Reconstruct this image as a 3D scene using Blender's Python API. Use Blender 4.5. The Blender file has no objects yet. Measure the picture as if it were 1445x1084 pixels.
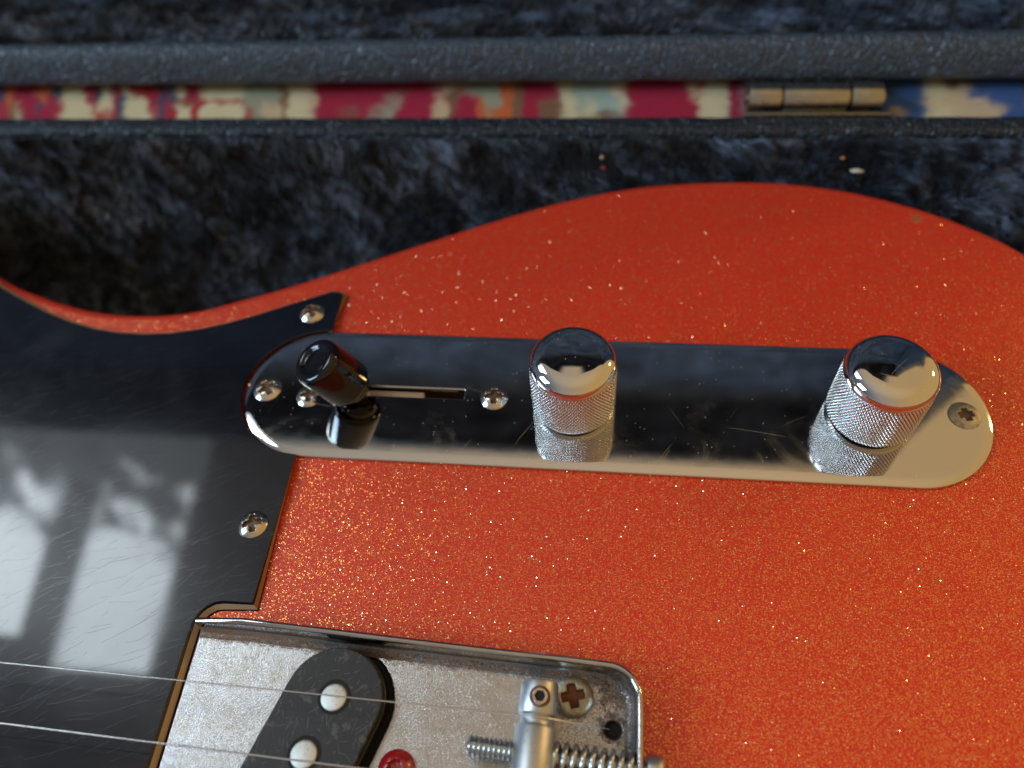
import bpy, bmesh, math, random
import numpy as np
from mathutils import Vector, Matrix, noise
random.seed(3); np.random.seed(3)
S = 0.001                      # every coordinate below is in millimetres; the scene is in metres
sc = bpy.context.scene
col = sc.collection

# ------------------------------------------------------------------ camera
cam = bpy.data.cameras.new("camera"); camo = bpy.data.objects.new("camera", cam); col.objects.link(camo)
camo.location = (1.493*S, -94.186*S, 140.660*S)
camo.rotation_euler = (0.61368, 0.075677, 0.10019)
cam.sensor_width = 36; cam.lens = 27.36; cam.clip_start = .004; cam.clip_end = 30
cam.dof.use_dof = True; cam.dof.focus_distance = 0.146; cam.dof.aperture_fstop = 10.0
sc.camera = camo

# ------------------------------------------------------------------ world (plain warm plaster room light)
w = bpy.data.worlds.new("World"); sc.world = w; w.use_nodes = True
nt = w.node_tree; nt.nodes.clear()
def N(nt, t, **k):
    n = nt.nodes.new(t)
    for a, b in k.items(): setattr(n, a, b)
    return n
out = N(nt, 'ShaderNodeOutputWorld'); bg = N(nt, 'ShaderNodeBackground'); tc = N(nt, 'ShaderNodeTexCoord')
sp = N(nt, 'ShaderNodeSeparateXYZ'); mr = N(nt, 'ShaderNodeMapRange'); mx = N(nt, 'ShaderNodeValToRGB')
nt.links.new(tc.outputs['Generated'], sp.inputs[0]); nt.links.new(sp.outputs[0], mr.inputs[0])
mr.inputs[1].default_value = -1; mr.inputs[2].default_value = 1
nt.links.new(mr.outputs[0], mx.inputs[0]); el = mx.color_ramp.elements
el[0].position = .10; el[0].color = (.13, .16, .23, 1); el[1].position = .82; el[1].color = (.66, .41, .15, 1)
q = el.new(.32); q.color = (.40, .35, .30, 1)
nt.links.new(mx.outputs[0], bg.inputs[0])
ez = N(nt, 'ShaderNodeMapRange'); nt.links.new(sp.outputs[2], ez.inputs[0]); ez.inputs[1].default_value = .80; ez.inputs[2].default_value = 1.0
ez.inputs[3].default_value = 1.0; ez.inputs[4].default_value = 1.3; nt.links.new(ez.outputs[0], bg.inputs[1])
nt.links.new(bg.outputs[0], out.inputs[0])

# ------------------------------------------------------------------ lamps: the window and the warm bulb that the chrome and the scratchplate mirror
def math_(nt, op, a, b=None, c=None, clamp=False):
    n = N(nt, 'ShaderNodeMath', operation=op, use_clamp=clamp)
    for i, v in enumerate((a, b, c)):
        if v is None: continue
        if isinstance(v, (int, float)): n.inputs[i].default_value = v
        else: nt.links.new(v, n.inputs[i])
    return n.outputs[0]
def step(nt, v, lo, hi):
    n = N(nt, 'ShaderNodeMapRange', interpolation_type='SMOOTHSTEP')
    n.inputs[1].default_value = lo; n.inputs[2].default_value = hi
    nt.links.new(v, n.inputs[0]); return n.outputs[0]
d = Vector((-.54, .28, .79)).normalized()
WC = Vector((-.1008, -.0446, .0016)) + d*2.6
r_ = Vector((0, 0, 1)).cross(-d); r_ = r_.normalized()
u_ = (Vector((0, 0, 1)) - d*d.z).normalized()
r_ = u_.cross(-d).normalized()
e1 = (-.87*r_ + .49*u_).normalized(); e2 = (.49*r_ + .87*u_).normalized()
la = bpy.data.lights.new("window_light", 'AREA'); la.shape = 'RECTANGLE'; la.size = .87; la.size_y = .96
la.energy = 36; la.color = (.82, .94, 1.0)
lo = bpy.data.objects.new("window_light", la); col.objects.link(lo)
lo.location = WC + e1*(-.16) + e2*(-.225)
M = Matrix((-e2, e1, d)).transposed().to_4x4(); lo.rotation_euler = M.to_euler()
la.use_nodes = True; ln = la.node_tree; em = [n for n in ln.nodes if n.type == 'EMISSION'][0]
geo = N(ln, 'ShaderNodeNewGeometry')
def dotc(e):
    s = N(ln, 'ShaderNodeVectorMath', operation='SUBTRACT'); s.inputs[1].default_value = WC
    ln.links.new(geo.outputs['Position'], s.inputs[0])
    dd = N(ln, 'ShaderNodeVectorMath', operation='DOT_PRODUCT'); dd.inputs[1].default_value = e
    ln.links.new(s.outputs[0], dd.inputs[0])
    return math_(ln, 'MULTIPLY', dd.outputs['Value'], 500.0)
A, B = dotc(e1), dotc(e2)
nz = N(ln, 'ShaderNodeTexNoise'); nz.inputs['Scale'].default_value = 9; nz.inputs['Detail'].default_value = 7; nz.inputs['Roughness'].default_value = .62; nz.inputs['Distortion'].default_value = .5
ln.links.new(geo.outputs['Position'], nz.inputs['Vector'])
nv = math_(ln, 'MULTIPLY', math_(ln, 'SUBTRACT', nz.outputs['Fac'], .5), 560.0)
An = math_(ln, 'ADD', A, nv)
p2 = math_(ln, 'MULTIPLY', math_(ln, 'MULTIPLY', step(ln, B, -40, -36), math_(ln, 'SUBTRACT', 1, step(ln, B, 92, 96))), math_(ln, 'SUBTRACT', 1, step(ln, A, 148, 152)))
p1 = math_(ln, 'MULTIPLY', math_(ln, 'SUBTRACT', 1, step(ln, B, -94, -90)), math_(ln, 'SUBTRACT', 1, step(ln, A, 110, 114)))
pane = math_(ln, 'ADD', p1, p2, clamp=True)
sky = step(ln, An, -130, -35)
leaf = math_(ln, 'MULTIPLY', math_(ln, 'MULTIPLY', math_(ln, 'SUBTRACT', 1, sky), math_(ln, 'SUBTRACT', 1, step(ln, A, -95, 10))), math_(ln, 'MULTIPLY', nz.outputs['Fac'], .15))
lum = math_(ln, 'ADD', math_(ln, 'MULTIPLY', pane, math_(ln, 'MULTIPLY', sky, .95)), math_(ln, 'MAXIMUM', leaf, .012))
ln.links.new(lum, em.inputs['Strength'])
# the room's other window, behind the photographer's left shoulder: cool daylight
lc = bpy.data.lights.new("side_window_light", 'AREA'); lc.shape = 'RECTANGLE'; lc.size = .8; lc.size_y = 1.0; lc.energy = 52; lc.color = (.52, .76, 1.0)
lco = bpy.data.objects.new("side_window_light", lc); col.objects.link(lco)
lco.location = (-2.1, -.62, 1.25); lco.rotation_euler = (Vector((-.05, -.05, 0))-lco.location).to_track_quat('-Z', 'Y').to_euler()
# small warm bulb, low on the right
lb = bpy.data.lights.new("warm_bulb", 'POINT'); lb.energy = 15; lb.color = (1, .62, .24); lb.shadow_soft_size = .06
lbo = bpy.data.objects.new("warm_bulb", lb); col.objects.link(lbo)
lbo.location = (.06+1.35, .78, .78)

sc.view_settings.view_transform = 'Standard'; sc.view_settings.look = 'None'
sc.view_settings.exposure = 0; sc.view_settings.gamma = 1
sc.cycles.use_denoising = True; sc.cycles.denoising_prefilter = 'ACCURATE'; sc.cycles.use_adaptive_sampling = False; sc.cycles.sample_clamp_indirect = 12; sc.cycles.max_bounces = 8
sc.cycles.caustics_reflective = False

# ------------------------------------------------------------------ helpers
WL = {}
def empty(name, loc, label=None, cat=None, group=None, parent=None):
    o = bpy.data.objects.new(name, None); col.objects.link(o); o.empty_display_size = .01
    put(o, parent, loc)
    if label: o['label'] = label
    if cat: o['category'] = cat
    if group: o['group'] = group
    return o
def put(o, parent, loc):
    pl = WL[parent] if parent else Vector((0, 0, 0))
    o.parent = parent; o.location = (Vector(loc)-pl)*S; WL[o] = Vector(loc)
def meshof(verts, faces, smooth=True, angle=35):
    """verts in mm"""
    me = bpy.data.meshes.new("m"); me.from_pydata([(v[0]*S, v[1]*S, v[2]*S) for v in verts], [], faces)
    me.update()
    if smooth:
        me.polygons.foreach_set('use_smooth', [True]*len(me.polygons))
        if angle: me.set_sharp_from_angle(angle=math.radians(angle))
    return me
def part(name, me, mat, parent, loc=None, world=False, label=None):
    """world=True: mesh was built in world mm; it is shifted so that its origin is the parent's"""
    if world:
        loc = WL[parent] if parent else Vector((0, 0, 0))
        me.transform(Matrix.Translation(-Vector(loc)*S))
    me.name = name
    if not me.materials: me.materials.append(mat)
    o = bpy.data.objects.new(name, me); col.objects.link(o); put(o, parent, loc)
    if label: o['label'] = label
    return o
def copy_tree(o, parent, loc):
    c = o.copy(); col.objects.link(c); base = WL[o]; put(c, parent, loc)
    for ch in o.children:
        copy_tree(ch, c, Vector(loc) + WL[ch]-base)
    return c
def lathe(prof, org, ax, n=48, rmod=None):
    ax = Vector(ax).normalized(); a = ax.orthogonal().normalized(); b = ax.cross(a); org = Vector(org)
    V, F = [], []
    for (r, t) in prof:
        for i in range(n):
            q = 2*math.pi*i/n; V.append(org + ax*t + (a*math.cos(q)+b*math.sin(q))*max(r, 1e-4))
    m = len(prof)
    for j in range(m-1):
        for i in range(n):
            k = (i+1) % n; F.append((j*n+i, j*n+k, (j+1)*n+k, (j+1)*n+i))
    F.append(tuple(range(n))[::-1]); F.append(tuple((m-1)*n+i for i in range(n)))
    return V, F
def tube(pts, r, n=10, taper=None):
    V, F = [], []; P = [Vector(p) for p in pts]; m = len(P)
    t0 = (P[1]-P[0]).normalized(); a = t0.orthogonal().normalized()
    for j, p in enumerate(P):
        t = (P[min(j+1, m-1)]-P[max(j-1, 0)]).normalized(); a = (a - t*a.dot(t)).normalized(); b = t.cross(a)
        for i in range(n):
            q = 2*math.pi*i/n; V.append(p + (a*math.cos(q)+b*math.sin(q))*r)
    for j in range(m-1):
        for i in range(n):
            k = (i+1) % n; F.append((j*n+i, j*n+k, (j+1)*n+k, (j+1)*n+i))
    F.append(tuple(range(n))[::-1]); F.append(tuple((m-1)*n+i for i in range(n)))
    return V, F
def catmull(P, k=8, closed=False):
    P = [Vector((*p, 0)) if len(p) == 2 else Vector(p) for p in P]; n = len(P); R = []
    for i in range(n if closed else n-1):
        g = (lambda j: P[j % n]) if closed else (lambda j: P[min(max(j, 0), n-1)])
        a, b, c, d_ = g(i-1), g(i), g(i+1), g(i+2)
        for s in range(k):
            t = s/k
            R.append(.5*((2*b)+(c-a)*t+(2*a-5*b+4*c-d_)*t*t+(3*b-a-3*c+d_)*t**3))
    if not closed: R.append(P[-1])
    return R
def fillet(P, rad, k=7):
    """round the corners of a closed polygon; rad: list of radii"""
    R = []; n = len(P)
    for i in range(n):
        p = Vector(P[i]); a = Vector(P[i-1])-p; b = Vector(P[(i+1) % n])-p; r = rad[i] if isinstance(rad, (list, tuple)) else rad
        if r <= 0: R.append(p); continue
        an, bn = a.normalized(), b.normalized(); ang = an.angle(bn); tl = min(r/math.tan(ang/2), a.length*.49, b.length*.49)
        s, e = p+an*tl, p+bn*tl
        for j in range(k+1):
            t = j/k; R.append((s*(1-t)**2 + p*2*t*(1-t) + e*t*t))
    return R
def circle(cx, cy, r, n=32):
    return [(cx+r*math.cos(2*math.pi*i/n), cy+r*math.sin(2*math.pi*i/n)) for i in range(n)]
def shape2d(outlines, z0, z1, bevel=.3, res=3, angle=30):
    cu = bpy.data.curves.new("c", 'CURVE'); cu.dimensions = '2D'; cu.fill_mode = 'BOTH'
    for L in outlines:
        s = cu.splines.new('POLY'); s.points.add(len(L)-1); s.use_cyclic_u = True
        for i, q in enumerate(L): s.points[i].co = (q[0], q[1], 0, 1)
    cu.extrude = (z1-z0)/2-bevel; cu.bevel_depth = bevel; cu.bevel_resolution = res; cu.offset = -bevel
    o = bpy.data.objects.new("c", cu); col.objects.link(o)
    dg = bpy.context.evaluated_depsgraph_get(); me = bpy.data.meshes.new_from_object(o.evaluated_get(dg))
    bpy.data.objects.remove(o); bpy.data.curves.remove(cu)
    me.transform(Matrix.Scale(S, 4) @ Matrix.Translation((0, 0, (z0+z1)/2)))
    bm = bmesh.new(); bm.from_mesh(me); bmesh.ops.remove_doubles(bm, verts=bm.verts, dist=1e-7); bm.to_mesh(me); bm.free()
    me.set_sharp_from_angle(angle=math.radians(angle)); me.polygons.foreach_set('use_smooth', [abs(q.normal.z) < .9995 for q in me.polygons])
    return me
def rbox(x0, x1, y0, y1, z0, z1, r=.5, seg=3):
    bm = bmesh.new(); bmesh.ops.create_cube(bm, size=1)
    for v in bm.verts: v.co = Vector(((x0+x1)/2+v.co.x*(x1-x0), (y0+y1)/2+v.co.y*(y1-y0), (z0+z1)/2+v.co.z*(z1-z0)))
    if r > 0: bmesh.ops.bevel(bm, geom=bm.edges[:], offset=r, segments=seg, profile=.5, affect='EDGES')
    V = [v.co.copy() for v in bm.verts]; bm.verts.index_update(); F = [tuple(v.index for v in f.verts) for f in bm.faces]; bm.free()
    return V, F
def grid(fn, nu, nv):
    V = [fn(i/nu, j/nv) for j in range(nv+1) for i in range(nu+1)]
    F = [(j*(nu+1)+i, j*(nu+1)+i+1, (j+1)*(nu+1)+i+1, (j+1)*(nu+1)+i) for j in range(nv) for i in range(nu)]
    return V, F

# ------------------------------------------------------------------ materials
class Mt:
    def __init__(s, name):
        s.m = bpy.data.materials.new(name); s.m.use_nodes = True; s.t = s.m.node_tree
        s.b = s.t.nodes['Principled BSDF']; s.g = N(s.t, 'ShaderNodeNewGeometry')
        v = N(s.t, 'ShaderNodeVectorMath', operation='SCALE'); v.inputs['Scale'].default_value = 1000
        s.L(s.g.outputs['Position'], v.inputs[0]); s.pos = v.outputs[0]
    def L(s, a, b): s.t.links.new(a, b)
    def set(s, **k):
        for a, v in k.items():
            i = s.b.inputs[a.replace('_', ' ')]
            if isinstance(v, (int, float)): i.default_value = v
            elif isinstance(v, tuple): i.default_value = (*v, 1) if len(v) == 3 else v
            else: s.L(v, i)
        return s
    def noise(s, scale, detail=4, rough=.5, vec=None, dist=0):
        n = N(s.t, 'ShaderNodeTexNoise'); n.inputs['Scale'].default_value = scale; n.inputs['Detail'].default_value = detail
        n.inputs['Roughness'].default_value = rough; n.inputs['Distortion'].default_value = dist
        s.L(vec or s.pos, n.inputs['Vector']); return n.outputs['Fac']
    def vor(s, scale, feature='F1', vec=None, rnd=1):
        n = N(s.t, 'ShaderNodeTexVoronoi', feature=feature); n.inputs['Scale'].default_value = scale
        n.inputs['Randomness'].default_value = rnd
        s.L(vec or s.pos, n.inputs['Vector']); return n
    def M(s, op, a, b=None, c=None, clamp=False): return math_(s.t, op, a, b, c, clamp)
    def st(s, v, lo, hi): return step(s.t, v, lo, hi)
    def mixc(s, f, a, b):
        n = N(s.t, 'ShaderNodeMix', data_type='RGBA')
        for k, v in (('Factor', f), ('A', a), ('B', b)):
            i = n.inputs[k] if k == 'Factor' else [q for q in n.inputs if q.name == k and q.type == 'RGBA'][0]
            if isinstance(v, tuple): i.default_value = (*v, 1)
            elif isinstance(v, (int, float)): i.default_value = v
            else: s.L(v, i)
        return n.outputs['Result']
    def bump(s, h, dist, strength=1.0):
        n = N(s.t, 'ShaderNodeBump'); n.inputs['Distance'].default_value = dist*S; n.inputs['Strength'].default_value = strength
        s.L(h, n.inputs['Height']); return n.outputs[0]
    def mapped(s, rot, scale):
        n = N(s.t, 'ShaderNodeMapping'); n.inputs['Rotation'].default_value = (0, 0, math.radians(rot)); n.inputs['Scale'].default_value = scale
        s.L(s.pos, n.inputs['Vector']); return n.outputs[0]
    def scratch(s, layers):
        """straight hairlines, one per Voronoi cell: (cells per mm, half length mm, half width mm, mean angle or None, spread, share of cells)"""
        tot = None
        for (fr, hl, hw, ang, spread, share) in layers:
            v = s.vor(fr); se = N(s.t, 'ShaderNodeSeparateColor'); s.L(v.outputs['Color'], se.inputs[0])
            rel = N(s.t, 'ShaderNodeVectorMath', operation='SUBTRACT'); s.L(s.pos, rel.inputs[0]); s.L(v.outputs['Position'], rel.inputs[1])
            xy = N(s.t, 'ShaderNodeSeparateXYZ'); s.L(rel.outputs[0], xy.inputs[0])
            th = s.M('ADD', s.M('MULTIPLY', s.M('SUBTRACT', se.outputs[0], .5), math.radians(spread)), math.radians(ang))
            c_, s_ = s.M('COSINE', th), s.M('SINE', th)
            al = s.M('ADD', s.M('MULTIPLY', xy.outputs[0], c_), s.M('MULTIPLY', xy.outputs[1], s_))
            pe = s.M('SUBTRACT', s.M('MULTIPLY', xy.outputs[1], c_), s.M('MULTIPLY', xy.outputs[0], s_))
            pe = s.M('ADD', pe, s.M('MULTIPLY', s.M('MULTIPLY', al, al), s.M('MULTIPLY', s.M('SUBTRACT', se.outputs[1], .5), .035)))
            m_ = s.M('MULTIPLY', s.M('SUBTRACT', 1, s.st(s.M('ABSOLUTE', pe), hw*.4, hw)), s.M('SUBTRACT', 1, s.st(s.M('ABSOLUTE', al), hl*.3, hl)))
            m_ = s.M('MULTIPLY', m_, s.M('MULTIPLY', s.st(se.outputs[2], 1-share, 1-share+.3), 1.0))
            tot = m_ if tot is None else s.M('MAXIMUM', tot, m_)
        return tot
    def xyz(s):
        n = N(s.t, 'ShaderNodeSeparateXYZ'); s.L(s.pos, n.inputs[0]); return n.outputs
    def dist(s, c):
        n = N(s.t, 'ShaderNodeVectorMath', operation='DISTANCE'); n.inputs[1].default_value = c; s.L(s.pos, n.inputs[0]); return n.outputs['Value']

# sparkle lacquer: a dense layer of fine orange-gold flake under the clear coat plus sparse larger mirror flakes
m = Mt('orange_sparkle_lacquer')
def flakes(m, scale, keep, rad, k):
    v = m.vor(scale); se = N(m.t, 'ShaderNodeSeparateColor'); m.L(v.outputs['Color'], se.inputs[0])
    mk = m.M('MULTIPLY', m.st(se.outputs[0], 1-keep-.01, 1-keep+.01), m.M('SUBTRACT', 1, m.st(v.outputs['Distance'], rad*.8, rad)))
    wn = N(m.t, 'ShaderNodeTexWhiteNoise', noise_dimensions='3D'); m.L(v.outputs['Color'], wn.inputs['Vector'])
    cs = N(m.t, 'ShaderNodeVectorMath', operation='SUBTRACT'); cs.inputs[1].default_value = (.5, .5, .5); m.L(wn.outputs['Color'], cs.inputs[0])
    ck = N(m.t, 'ShaderNodeVectorMath', operation='SCALE'); m.L(cs.outputs[0], ck.inputs[0]); ck.inputs['Scale'].default_value = k
    cm = N(m.t, 'ShaderNodeVectorMath', operation='SCALE'); m.L(ck.outputs[0], cm.inputs[0]); m.L(mk, cm.inputs['Scale'])
    return mk, cm.outputs[0]
mk1, t1_ = flakes(m, 4.8, .62, .49, .36); mk2, t2_ = flakes(m, 2.3, .32, .25, .84)
inv = m.M('SUBTRACT', 1, mk2); tt = N(m.t, 'ShaderNodeVectorMath', operation='SCALE'); m.L(t1_, tt.inputs[0]); m.L(inv, tt.inputs['Scale'])
a1 = N(m.t, 'ShaderNodeVectorMath', operation='ADD'); m.L(tt.outputs[0], a1.inputs[0]); m.L(t2_, a1.inputs[1])
a2 = N(m.t, 'ShaderNodeVectorMath', operation='ADD'); m.L(a1.outputs[0], a2.inputs[0]); m.L(m.g.outputs['Normal'], a2.inputs[1])
an = N(m.t, 'ShaderNodeVectorMath', operation='NORMALIZE'); m.L(a2.outputs[0], an.inputs[0])
base = m.mixc(m.noise(.06, 3), (.56, .010, .001), (.62, .016, .0015))
chip = m.M('SUBTRACT', 1, m.st(m.M('ADD', m.dist((76.8, 59.3, -1.4)), m.M('MULTIPLY', m.noise(1.3, 6, .8), 10)), 5.4, 6.6))
chip = m.M('MULTIPLY', chip, .8)
c1 = m.mixc(mk2, m.mixc(m.M('MULTIPLY', mk1, .85), base, (.92, .38, .085)), (.96, .78, .55)); c1 = m.mixc(chip, c1, (.20, .10, .035))
fresh = m.M('SUBTRACT', 1, chip)
m.set(Base_Color=c1, Metallic=m.M('MULTIPLY', m.M('MAXIMUM', m.M('MULTIPLY', mk1, .80), mk2), fresh),
      Roughness=m.M('SUBTRACT', .42, m.M('MAXIMUM', m.M('MULTIPLY', mk1, .22), m.M('MULTIPLY', mk2, .24))),
      Normal=an.outputs[0], Coat_Weight=.35, Coat_Roughness=.06, Coat_IOR=1.45, Coat_Normal=m.bump(m.M('ADD', m.noise(.12, 2), m.M('MULTIPLY', m.noise(.9, 3), .35)), .03))
LACQ = m.m
# chrome
def chrome(name, base=(.62, .615, .60), rough=.028, haze=.10, fine=True, warm=0):
    m = Mt(name)
    sc_ = m.scratch([(.07, 9, .045, 15, 120, .45), (.14, 4.5, .035, -20, 200, .35), (.35, 1.5, .03, 60, 360, .12)])
    spk = m.vor(1.1); sq = N(m.t, 'ShaderNodeSeparateColor'); m.L(spk.outputs['Color'], sq.inputs[0])
    dust = m.M('MULTIPLY', m.st(sq.outputs[0], .80, .82), m.M('SUBTRACT', 1, m.st(spk.outputs['Distance'], .07, .12)))
    smear = m.M('MULTIPLY', m.st(m.noise(.07, 7, .7, dist=.6), .45, .75), haze)
    r = m.M('ADD', m.M('ADD', smear, rough), m.M('MULTIPLY', sc_, .20))
    m.set(Base_Color=m.mixc(m.M('MULTIPLY', dust, .9), base, (.55, .5, .45)), Metallic=m.M('SUBTRACT', 1, dust), Roughness=m.M('ADD', r, m.M('MULTIPLY', dust, .5)),
          Normal=m.bump(m.M('ADD', m.M('MULTIPLY', sc_, -.4), m.M('MULTIPLY', m.noise(.12, 2), 1.6)), .004))
    return m.m
CHROME = chrome('polished_chrome'); CAP = chrome('scuffed_chrome', haze=.10)
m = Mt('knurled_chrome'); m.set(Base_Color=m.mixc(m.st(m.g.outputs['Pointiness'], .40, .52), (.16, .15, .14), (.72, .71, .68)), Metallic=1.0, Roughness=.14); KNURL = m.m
m = Mt('plated_screw'); m.set(Base_Color=m.mixc(m.noise(.8, 4), (.66, .62, .54), (.52, .45, .36)), Metallic=1.0, Roughness=.18); SCREW = m.m
m = Mt('brown_screw_recess'); m.set(Base_Color=m.mixc(m.noise(1.5, 4), (.06, .03, .015), (.16, .085, .04)), Metallic=.1, Roughness=.5); RECESS = m.m
m = Mt('rusty_recess'); m.set(Base_Color=m.mixc(m.noise(1.5, 5), (.05, .016, .006), (.25, .085, .03)), Metallic=.1, Roughness=.8, Normal=m.bump(m.noise(4, 4), .1)); RUST = m.m
m = Mt('dull_zinc_head'); n_ = m.noise(.7, 6, .7)
m.set(Base_Color=m.mixc(m.st(n_, .42, .62), (.44, .42, .36), (.30, .25, .17)), Metallic=.85, Roughness=m.M('ADD', m.M('MULTIPLY', n_, .3), .3), Normal=m.bump(m.noise(3, 5, .7), .06)); ZINC = m.m
# pickguard plies
m = Mt('black_scratched_plastic')
sc_ = m.scratch([(.085, 12, .05, 28, 26, .9), (.13, 8, .045, 30, 34, .8), (.20, 6, .04, 26, 44, .8), (.27, 4.5, .04, 33, 60, .7), (.3, 2.2, .035, 0, 360, .15)])
hz = m.M('MULTIPLY', m.st(m.noise(.045, 5, .6, dist=.8), .40, .72), .05)
m.set(Base_Color=m.mixc(sc_, (.004, .005, .009), (.007, .008, .012)), Roughness=m.M('ADD', m.M('ADD', m.M('MULTIPLY', hz, 2), .18), m.M('MULTIPLY', sc_, .10)), IOR=1.45, Specular_IOR_Level=.22, Coat_Weight=.8, Coat_IOR=1.5, Coat_Roughness=m.M('ADD', m.M('MULTIPLY', hz, .8), m.M('ADD', .025, m.M('MULTIPLY', sc_, .16))),
      Normal=m.bump(m.M('ADD', m.M('MULTIPLY', sc_, -.3), m.M('MULTIPLY', m.noise(.06, 2), 3)), .004))
PLY = m.m
m = Mt('aged_cream_ply'); m.set(Base_Color=m.mixc(m.noise(.3, 3), (.30, .205, .11), (.38, .27, .155)), Roughness=.4); CREAM = m.m
m = Mt('black_ply'); m.set(Base_Color=(.012, .011, .012), Roughness=.3); BLACK = m.m
m = Mt('black_gloss_tip'); m.set(Base_Color=(.006, .005, .006), Roughness=.08, IOR=1.42, Normal=m.bump(m.noise(.7, 3), .02)); TIP = m.m
m = Mt('hole_shade_black'); m.set(Base_Color=(.01, .008, .007), Roughness=.9); CAV = m.m  # black for holes and gaps: the shade inside them is put into the colour
m = Mt('bare_wood'); m.set(Base_Color=(.20, .11, .05), Roughness=.8); WOOD = m.m
# bridge steel: worn nickel, dirt and rust gathered along the wall
m = Mt('worn_nickel_plate'); X = m.xyz()
wally = m.M('ADD', m.M('MULTIPLY', X[0], -.034), -58.5)              # y of the wall foot
dw = m.M('SUBTRACT', wally, X[1])
dwr = m.M('SUBTRACT', 7.2, X[0])
dmin = m.M('MINIMUM', dw, dwr)
n1 = m.noise(.75, 7, .72); n2 = m.noise(.22, 5, .6); n3 = m.noise(3.5, 5, .7)
edge = m.M('SUBTRACT', 1, m.st(m.M('SUBTRACT', m.M('ADD', dmin, .8), m.M('MULTIPLY', m.M('SUBTRACT', n1, .36), 6.0)), -.3, .9))
flat = m.M('SUBTRACT', 1, m.st(X[2], .5, 1.8))
edge = m.M('MULTIPLY', edge, flat)
def blob(c, r, k=5): return m.M('SUBTRACT', 1, m.st(m.M('ADD', m.dist(c), m.M('MULTIPLY', m.M('SUBTRACT', n1, .5), k)), r-.5, r+.5))
b1 = blob((5.0, -65.8, 0), 2.5, 7); b2 = blob((-2, -61, 0), 4.2, 4); b3 = blob((5.5, -59.5, 0), 3.4, 9)
b5 = m.M('MULTIPLY', blob((2.5, -66.5, 0), 7.5, 16), m.st(n3, .5, .6))
dirt = m.M('MAXIMUM', m.M('MAXIMUM', edge, b1), m.M('MAXIMUM', m.M('MAXIMUM', m.M('MULTIPLY', b2, .75), b3), b5), clamp=True)
specks = m.M('MULTIPLY', m.st(m.noise(2.6, 2, .5), .68, .80), .6)
dirt = m.M('MAXIMUM', m.M('MULTIPLY', dirt, m.st(n3, .34, .52)), specks)
rustc = m.mixc(m.st(n1, .42, .6), (.045, .030, .020), (.17, .090, .042))
leftrust = m.M('SUBTRACT', 1, m.st(X[0], -66, -40))
rustc = m.mixc(m.M('MULTIPLY', leftrust, .7), rustc, (.20, .095, .035))
metal = m.mixc(m.st(n2, .35, .65), (.47, .475, .485), (.44, .425, .405))
pit = m.M('ADD', m.noise(3.2, 3, .7), m.M('MULTIPLY', m.st(m.vor(2.2).outputs['Distance'], .0, .22), .5))
m.set(Base_Color=m.mixc(dirt, metal, rustc), Metallic=m.M('SUBTRACT', 1, m.M('MULTIPLY', dirt, .9)),
      Roughness=m.M('ADD', m.M('ADD', m.M('MULTIPLY', n2, .10), m.M('MULTIPLY', flat, .03)), m.M('ADD', m.M('MULTIPLY', dirt, .4), .03)),
      Normal=m.bump(m.M('MULTIPLY', pit, m.M('ADD', .15, flat)), .075, .9))
NICKEL = m.m
m = Mt('nickel_wall'); n1 = m.noise(.8, 5)
m.set(Base_Color=m.mixc(m.st(n1, .45, .7), (.64, .60, .57), (.46, .40, .36)), Metallic=1.0, Roughness=m.M('ADD', m.M('MULTIPLY', n1, .16), .06), Normal=m.bump(m.noise(.5, 4), .12)); WALLM = m.m
m = Mt('black_fibre_flatwork'); n1 = m.noise(.5, 6, .7)
scf = m.scratch([(.35, 2.5, .06, 60, 120, .6), (.7, 1.1, .05, 0, 360, .5)])
wear = m.M('MAXIMUM', scf, m.M('MULTIPLY', m.st(m.noise(.35, 5, .7), .56, .63), .5))
m.set(Base_Color=m.mixc(wear, m.mixc(n1, (.009, .009, .010), (.020, .018, .017)), (.10, .10, .09)), Roughness=m.M('ADD', m.M('MULTIPLY', n1, .25), .36), Normal=m.bump(m.noise(2, 5), .05)); FIBRE = m.m
m = Mt('tarnished_pole'); n1 = m.noise(1.3, 6, .75)
m.set(Base_Color=m.mixc(m.st(n1, .55, .68), (.66, .66, .60), (.20, .17, .13)), Metallic=.7, Roughness=.5, Normal=m.bump(n1, .12)); POLE = m.m
m = Mt('red_lacquered_screw'); n1 = m.noise(1.2, 4)
m.set(Base_Color=m.mixc(m.st(n1, .6, .7), (.33, .006, .008), (.45, .12, .10)), Roughness=.2, Coat_Weight=1.0, Coat_Roughness=.06, Normal=m.bump(n1, .2)); REDS = m.m
m = Mt('satin_steel'); n1 = m.noise(.5, 5)
mp = m.mapped(0, (14, .6, 14)); br = m.noise(1, 3, .5, mp)
m.set(Base_Color=m.mixc(m.st(m.noise(1.2, 6, .7), .58, .68), (.50, .51, .505), (.34, .32, .30)), Metallic=1.0, Roughness=m.M('ADD', m.M('MULTIPLY', br, .15), .32), Normal=m.bump(br, .02)); STEEL = m.m
m = Mt('pale_switch_metal'); m.set(Base_Color=m.mixc(m.noise(1.2, 4), (.62, .52, .42), (.50, .38, .28)), Metallic=.6, Roughness=.45); PALE = m.m
m = Mt('blued_steel_thread'); m.set(Base_Color=m.mixc(m.noise(1, 4), (.46, .50, .50), (.62, .62, .58)), Metallic=1.0, Roughness=.25); THREAD = m.m
m = Mt('string_wire'); m.set(Base_Color=(.78, .78, .78), Metallic=1.0, Roughness=.22); WIRE = m.m
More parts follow.
